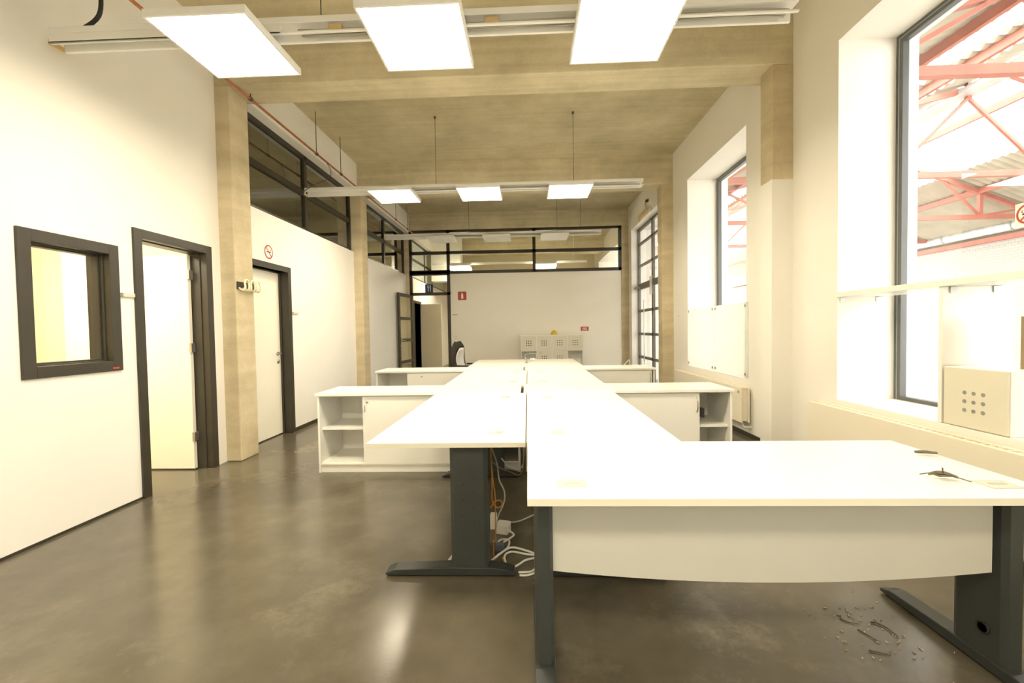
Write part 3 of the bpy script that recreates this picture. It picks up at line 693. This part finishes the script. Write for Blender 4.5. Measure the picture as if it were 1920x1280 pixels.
cable('adapter_cable', [(-.142,2.79,.05),(-.12,2.85,.02),(-.064,2.903,Zf),(.042,3.005,Zf),(.15,3.05,Zf)], .0055, 'grey_cable', 'grey cable running back along the floor from the white adapter box')
cable('adapter_cable', [(-.15,2.72,.03),(-.11,2.703,Zf),(-.126,2.64,.018),(-.173,2.565,.022),(-.20,2.52,Zf)], .006, 'white_cable', 'white cable curving forward from the white adapter box')
cable('power_cable', [(-.49,2.335,Zf),(-.469,2.383,.012),(-.455,2.433,.016),(-.44,2.52,Zf)], .008, 'white_cable', 'white cable end peeking out on the far side of the anthracite leg')
o = MB().prism([(-.232,2.719,0),(-.151,2.696,0),(-.128,2.775,0),(-.209,2.80,0)], (0,0,.065)).build('power_adapter', M['white_cable'], bevel=.008); tag(o, 'white adapter box on the floor behind the anthracite desk leg', 'adapter')
o = MB().prism([(-.214,2.493,0),(-.158,2.507,0),(-.168,2.545,0),(-.222,2.53,0)], (0,0,.045)).build('power_adapter', M['blue_grey'], bevel=.006); tag(o, 'dark adapter block on the floor inside the white cable loop', 'adapter')
o = BX(-.268,2.78,0, -.226,2.83,.10).build('plug', M['white_cable'], bevel=.006); tag(o, 'white plug standing against the desk leg beside the adapter box', 'plug')
# litter on the floor under the front desk
def twig(pts, r, label):
    o = MB().tube(spline([(x, y, r+.001) for x, y in pts], 4), r, 5, r2=r*.5); tag(o.build('twig', M['twig']), label, 'twig', 'dry twigs under the front desk')
twig([(1.399,1.953),(1.384,1.93),(1.40,1.907),(1.439,1.895)], .003, 'hooked dry twig on the floor at the back edge of the crumbs')
twig([(1.495,1.905),(1.515,1.902),(1.535,1.871),(1.536,1.817)], .004, 'long bent dry twig on the floor close to the foot of the front desk')
twig([(1.405,1.86),(1.418,1.835),(1.428,1.81),(1.44,1.785)], .003, 'short dry twig on the floor between the hooked and the long twig')
twig([(1.36,1.74),(1.39,1.728),(1.425,1.714)], .003, 'thin dry twig on the floor nearest the camera')
o = MB()
spots = [(1.269,2.129),(1.585,2.132),(1.368,2.004),(1.633,2.048),(1.586,2.011),(1.364,1.69),(1.452,1.995),(1.289,1.858),(1.624,1.943),(1.434,1.787),(1.48,1.785),(1.511,1.788)]
for k in range(60): spots.append((random.gauss(1.44,.09), random.gauss(1.85,.10)))
for x, y in spots:
    s_ = random.uniform(.002,.006); a = random.uniform(0,PI); o.bar((x-s_*math.cos(a),y-s_*math.sin(a),.002),(x+s_*math.cos(a),y+s_*math.sin(a),.003),s_*.9,.004)
tag(o.build('floor_crumbs', M['crumb']), 'scattered plant crumbs on the dark floor under the front desk', 'crumbs', kind='stuff')

# ------------------------------------------------------------------ wall fittings
r = empty('coat_rack', (-2.99,4.43,1.80), 'black coat rack with cream double hooks on the concrete column between the doors', 'coat rack')
BX(-2.99,4.30,1.785, -2.972,4.585,1.865).build('back_board', M['black'], r, bevel=.003)
for k in range(3):
    y = 4.345+.095*k
    MB().tube(spline([(-2.972,y-.03,1.80),(-2.93,y-.03,1.775),(-2.905,y-.03,1.80),(-2.91,y-.03,1.86),(-2.91,y,1.885),(-2.91,y+.03,1.86),(-2.905,y+.03,1.80),(-2.93,y+.03,1.775),(-2.972,y+.03,1.80)],4), .010, 8).build('hook', M['hook'], r)
r = empty('cupboard', (-4.32,4.2,0), 'white cupboard seen through the framed office window', 'cupboard')
BX(-4.62,4.11,0, -4.02,4.325,2.2).build('carcass', M['lam'], r, bevel=.003)
for a, b in ((-4.615,-4.323),(-4.317,-4.025)): BX(a,4.09,.08, b,4.108,2.19).build('door', M['lam'], r, bevel=.002)
def plate(y0, y1, z0, z1, label):
    o = BX(WL,y0,z0, WL+.022,y1,z1).build('door_plate', M['plate'], bevel=.002); tag(o, label, 'door plate', 'small name plates by the doors')
    BX(WL+.022,y0,z0, WL+.024,y0+.012,z1).build('end_strip', M['grey_metal'], o)
plate(3.193,3.300,1.628,1.658, 'narrow white name plate between the framed window and the open door')
plate(5.60,5.73,1.575,1.602, 'narrow white name plate beside the closed door')
o = BX(-1.95,FY+.018,1.715, -1.82,FY+.03,1.74).build('door_plate', M['grey_metal']); tag(o, 'small grey name plate on the partition wall under the fire extinguisher sign', 'door plate', 'small name plates by the doors')
o = BX(-1.92,FY+.018,1.10, -1.84,FY+.03,1.18).build('light_switch', M['edge'], bevel=.004); BX(-1.905,FY+.012,1.115, -1.855,FY+.018,1.165).build('rocker', M['white_metal'], o)
tag(o, 'cream light switch on the partition wall above the office chair', 'light switch')
# fire extinguisher sign
y = FY+.03; x0, x1, z0, z1 = -1.80,-1.58,2.105,2.325
o = BX(x0,y-.004,z0, x1,y,z1).build('fire_sign', M['red']); tag(o, 'red square sign with a white fire extinguisher symbol on the partition wall', 'sign')
cx_ = (x0+x1)/2; g = BX(cx_-.028,y-.006,z0+.035, cx_+.028,y-.004,z0+.135); g.prism([(cx_-.028,y-.006,z0+.135),(cx_+.028,y-.006,z0+.135),(cx_+.012,y-.006,z0+.165),(cx_-.012,y-.006,z0+.165)], (0,.002,0)); g.box(cx_-.02,y-.006,z0+.168, cx_+.012,y-.004,z0+.185)
g.build('symbol', M['sign_white'], o)
# fire hose sign: red with white uprights
x0, x1, z0, z1 = 1.37,1.57,1.255,1.36
o = BX(x0,y-.004,z0, x1,y,z1).build('fire_sign', M['red']); tag(o, 'small red sign with white symbols on the partition wall above the shelf end', 'sign')
g = BX(x0+.045,y-.006,z0, x0+.058,y-.004,z0+.075)
for xx in (.075,.095,.115): g.box(x0+xx,y-.006,z0+.015, x0+xx+.01,y-.004,z0+.07)
g.box(x0+.142,y-.006,z0, x0+.155,y-.004,z0+.075).box(x0+.045,y-.006,z0+.068, x0+.155,y-.004,z0+.078); g.build('symbol', M['sign_white'], o)
# canteen sign on the transom over the glazed door
x0, x1, z0, z1 = -2.655,-2.45,2.315,2.53; yy = FY+.028
o = BX(x0,yy-.004,z0, x1,yy,z1).build('canteen_sign', M['blue']); tag(o, 'blue square sign with white fork and knife over the glazed door', 'sign')
g = BX(x0+.072,yy-.006,z0+.03, x0+.088,yy-.004,z0+.115)
for k in range(3): g.box(x0+.060+.017*k,yy-.006,z0+.135, x0+.067+.017*k,yy-.004,z0+.19)
g.prism([(x0+.058,yy-.006,z0+.135),(x0+.072,yy-.006,z0+.11),(x0+.088,yy-.006,z0+.11),(x0+.102,yy-.006,z0+.135)], (0,.002,0))
g.box(x0+.128,yy-.006,z0+.03, x0+.142,yy-.004,z0+.10); g.prism([(x0+.122,yy-.006,z0+.10),(x0+.144,yy-.006,z0+.10),(x0+.148,yy-.006,z0+.19),(x0+.128,yy-.006,z0+.175)], (0,.002,0)); g.build('symbol', M['sign_white'], o)
# bulkhead lamp above the steel door, with its cable
r = empty('bulkhead_lamp', (2.58,9.35,3.66), 'old bulkhead lamp on the wall above the glazed steel door', 'wall lamp')
BX(2.54,9.0,3.70, WR,9.62,3.79).build('housing', M['white_metal'], r, bevel=.02); BX(2.46,9.03,3.66, 2.55,9.59,3.78).build('lens', plain('yellowed_lens', (.66,.52,.26), .35), r, bevel=.03)
MB().tube([(2.585,9.38,3.79),(2.585,9.38,3.99)], .012, 8).build('conduit', M['white_metal'], r)
o = MB()
for k in range(12):
    yy2, zz2 = 9.36+random.uniform(-.12,.12), 4.03+random.uniform(-.04,.05); o.box(WR-.006,yy2-.04,zz2-.02, WR,yy2+.04,zz2+.02)
o.build('plaster_patch', M['col'], r)

# ------------------------------------------------------------------ radiators, window shelf, board
def radiator(y0, y1, z0, z1, label, ribs=True):
    xf, xb = 2.475, 2.575
    r = empty('panel_radiator', (2.53,(y0+y1)/2,z0), label, 'radiator', 'panel radiators under the windows')
    BX(xf,y0,z0, xf+.018,y1,z1).build('front_panel', M['rad'], r, bevel=.006)
    BX(xb-.018,y0,z0, xb,y1,z1).build('rear_panel', M['rad'], r, bevel=.004)
    g = MB(); g.box(xf+.018,y0+.01,z1-.012, xf+.030,y1-.01,z1-.002).box(xb-.030,y0+.01,z1-.012, xb-.018,y1-.01,z1-.002)
    k = int((y1-y0)/.045)
    for i in range(k): yy = y0+.02+(y1-y0-.04)*i/(k-1); g.box(xf+.02,yy-.006,z1-.02, xb-.02,yy+.006,z1-.004)
    g.build('top_grille', M['rad'], r)
    b = MB()
    for i in range(int((y1-y0)/.035)): yy = y0+.03+.035*i; b.box(xf+.02,yy-.004,z0+.02, xb-.02,yy+.004,z1-.03)
    b.build('fins', M['rad'], r)
    for yy in (y0+.25,y1-.25): BX(xb,yy-.03,z0+.05, WR,yy+.03,z1-.05).build('wall_bracket', M['white_metal'], r)
    MB().lathe([(.016,.0),(.016,-.006)], (xf,y0+.06,z1-.055), 14, 'x').build('vent_plug', M['grey_metal'], r)
    p = MB().tube([(2.52,y0+.06,z0+.02),(2.52,y0+.06,z0-.04),(2.52,y0+.01,z0-.05),(WR,y0+.01,z0-.05)], .011, 8); p.build('valve_pipe', M['white_metal'], r)
radiator(1.75,3.875,.125,.65, 'long cream panel radiator under the tall window by the front desk')
radiator(5.05,7.34,.185,.60, 'cream panel radiator under the window with the white board')
# white board fixed over the lower half of the second window
r = empty('window_board', (2.59,6.1,.70), 'glossy white board in two leaves fixed across the lower half of the second window', 'board')
for a, b in ((5.13,6.02),(6.03,7.0)): BX(2.582,a,.705, 2.594,b,1.60).build('board_leaf', M['frost'], r)
for yy in (5.17,5.98,6.07,6.95):
    for zz2 in (.745,1.56): MB().lathe([(.018,.032),(.018,0),(.012,-.004)], (2.578,yy,zz2), 14, 'x').build('fixing_stud', M['grey_metal'], r)
# shelf unit in the first window
r = empty('window_shelf', (2.8,2.8,1.53), 'white shelf board across the tall window carried by small brackets', 'shelf')
BX(2.585,1.83,1.548, 2.98,3.684,1.588).build('shelf_board', M['lam'], r, bevel=.002)
for (xx, yy) in ((2.64,3.684),(2.93,3.684),(2.66,2.772),(2.92,2.772)):
    BX(xx-.02,yy-.035,1.545, xx+.02,yy,1.548).box(xx-.02,yy-.004,1.505, xx+.02,yy,1.548).build('bracket', M['grey_metal'], r)
BX(2.60,2.776,.692, 3.03,2.802,1.547).build('divider_panel', M['lam'], r, bevel=.002)
r = empty('storage_box', (2.8,2.58,.692), 'white storage cube with a perforated door standing on the window sill', 'storage box')
bx0, bx1, by0, by1, bz0, bz1 = 2.612,2.99,2.40,2.765,.692,1.05
g = BX(bx0,by0,bz0, bx1,by0+.016,bz1).box(bx0,by1-.016,bz0, bx1,by1,bz1).box(bx0,by0+.016,bz0, bx1,by1-.016,bz0+.016).box(bx0,by0+.016,bz1-.016, bx1,by1-.016,bz1).box(bx1-.012,by0+.016,bz0+.016, bx1,by1-.016,bz1-.016)
g.build('carcass', M['lam'], r)
h = BX(bx0-.012,by0+.004,bz0+.006, bx0,by1-.004,bz1-.004); h.cur = 1
for i in (-1,0,1):
    for j in (-1,0,1): h.lathe([(.012,.001),(.012,-.001)], (bx0-.0122,(by0+by1)/2+.052*i,(bz0+bz1)/2-.02+.052*j), 10, 'x')
h.build('door', [M['edge'], M['grey_metal']], r)
o = BX(2.812,2.48,1.05, 2.97,2.54,1.35).build('folder', M['card']); tag(o, 'brown cardboard folder standing on top of the storage cube', 'folder')
# wall bolt beside the second window
o = MB().lathe([(.02,.012),(.02,0),(.01,-.02)], (WR-.012,7.45,1.52), 12, 'x').build('wall_hook', M['edge']); tag(o, 'small cream hook on the wall between the second window and the column', 'hook')

# ------------------------------------------------------------------ the covered yard beyond the windows
HX = 14.0
struct(BX(3.25,-6,-.15, HX+.3,30,-.02).build('floor_yard', M['hall_floor'], loc=O0))
struct(BX(HX,-6,-.1, HX+.3,30,3.80).build('wall_yard', M['brick'], loc=O0))
RX = 8.23
NEAR = (3.26,4.54,RX,5.75); FAR = (RX,6.30,HX+.3,3.86)
def lerp(a, b, t): return a+(b-a)*t
def corr(xa, za, xb, zb, y0, y1, pitch=.18, amp=.028):
    m = MB(); k = int((y1-y0)/pitch*4); n = Vector((zb-za,0,xa-xb)).normalized(); rows = []
    for i in range(k+1):
        yy = y0+(y1-y0)*i/k; o = amp*math.cos(2*PI*i/4); rows.append([(xa+n.x*o,yy,za+n.z*o),(xb+n.x*o,yy,zb+n.z*o)])
    m.grid(rows); return m
for (xa, za, xb, zb), parts in ((NEAR, ((0,.57),(.72,.78),(.88,1.0))), (FAR, ((0,.03),(.47,1.0)))):
    for a, b in parts:
        struct(corr(lerp(xa,xb,a), lerp(za,zb,a), lerp(xa,xb,b), lerp(za,zb,b), -6, 30).build('roof_yard', M['sheet'], loc=O0))
def rz(x):
    xa, za, xb, zb = NEAR if x < RX else FAR
    return lerp(za, zb, (x-xa)/(xb-xa)) - .12
def truss(y, label):
    r = empty('roof_truss', (RX,y,4.07), label, 'truss', 'red roof trusses over the yard')
    MB().bar((3.3,y,4.07),(HX,y,4.07),.09,.11).build('bottom_chord', M['truss'], r)
    MB().bar((3.3,y,rz(3.3)),(RX,y,rz(RX-.01)),.09,.09).build('top_chord', M['truss'], r); MB().bar((RX,y,rz(RX)),(HX-.6,y,rz(HX-.6)),.09,.09).build('top_chord', M['truss'], r)
    for x in (11.92,): MB().bar((x,y,4.07),(x,y,rz(x)),.085,.085).build('post', M['truss'], r)
    MB().bar((RX,y,5.45),(RX,y,rz(RX)),.07,.07).build('post', M['truss'], r)
    for p, q in (((RX,5.47),(9.62,4.10)),((RX,5.47),(6.85,4.10)),((11.92,4.10),(10.9,rz(10.9))),((11.92,4.10),(13.0,rz(13.0))),((6.85,4.10),(5.3,rz(5.3))),((3.8,4.10),(5.3,rz(5.3)))):
        MB().bar((p[0],y,p[1]),(q[0],y,q[1]),.05,.05).build('diagonal', M['truss'], r)
    return r
t0 = truss(4.95, 'red steel roof truss over the yard, closest to the tall window')
copy_tree(t0, (RX,8.35,4.07), 'red steel roof truss over the yard, second from the tall window'); copy_tree(t0, (RX,11.75,4.07), 'red steel roof truss over the yard, third from the tall window'); copy_tree(t0, (RX,15.15,4.07), 'red steel roof truss over the yard, deepest one in view')
for t, side, w_ in ((.24,0,'window side, lowest'),(.48,0,'window side, middle'),(.75,0,'window side, uppermost'),(.22,1,'brick side, upper one'),(.60,1,'brick side, lower one')):
    xa, za, xb, zb = (NEAR, FAR)[side]; x, z = lerp(xa,xb,t), lerp(za,zb,t)-.10
    o = MB().bar((x,-6,z),(x,30,z),.07,.14).build('roof_purlin', M['truss']); tag(o, 'red purlin under the yard roof on the %s' % w_, 'purlin', 'red purlins under the yard roof')
r = empty('yard_duct', (13.72,12,3.9), 'pale round duct running along the top of the brick wall of the yard', 'duct')
MB().tube([(13.72,-5,4.02),(13.72,29,4.02)], .13, 16).build('duct_pipe', M['duct'], r)
for yy in range(0,28,2): MB().lathe([(.15,-.03),(.15,.03)], (13.72,yy+.6,4.02), 16, 'y').build('duct_collar', M['grey_metal'], r)
o = BX(13.88,-6,3.70, 14.0,30,3.84).build('eaves_rail', M['truss']); tag(o, 'red steel rail along the top of the brick wall', 'rail')
o = BX(RX-.22,-6,5.50, RX+.12,30,5.60).build('ridge_gutter', M['duct'], bevel=.01); tag(o, 'pale gutter running along the step in the yard roof', 'gutter')

# ------------------------------------------------------------------ light and view
wd = bpy.data.worlds.new('sky'); sc.world = wd; wd.use_nodes = True
bg = wd.node_tree.nodes['Background']; bg.inputs['Color'].default_value = (1.0,.985,.94,1); bg.inputs['Strength'].default_value = 4.2
sc.view_settings.view_transform = 'Standard'; sc.view_settings.look = 'None'; sc.view_settings.gamma = 1; sc.view_settings.use_curve_mapping = False
sc.view_settings.exposure = 1.2
sc.cycles.max_bounces = 12; sc.cycles.diffuse_bounces = 6; sc.cycles.transparent_max_bounces = 16
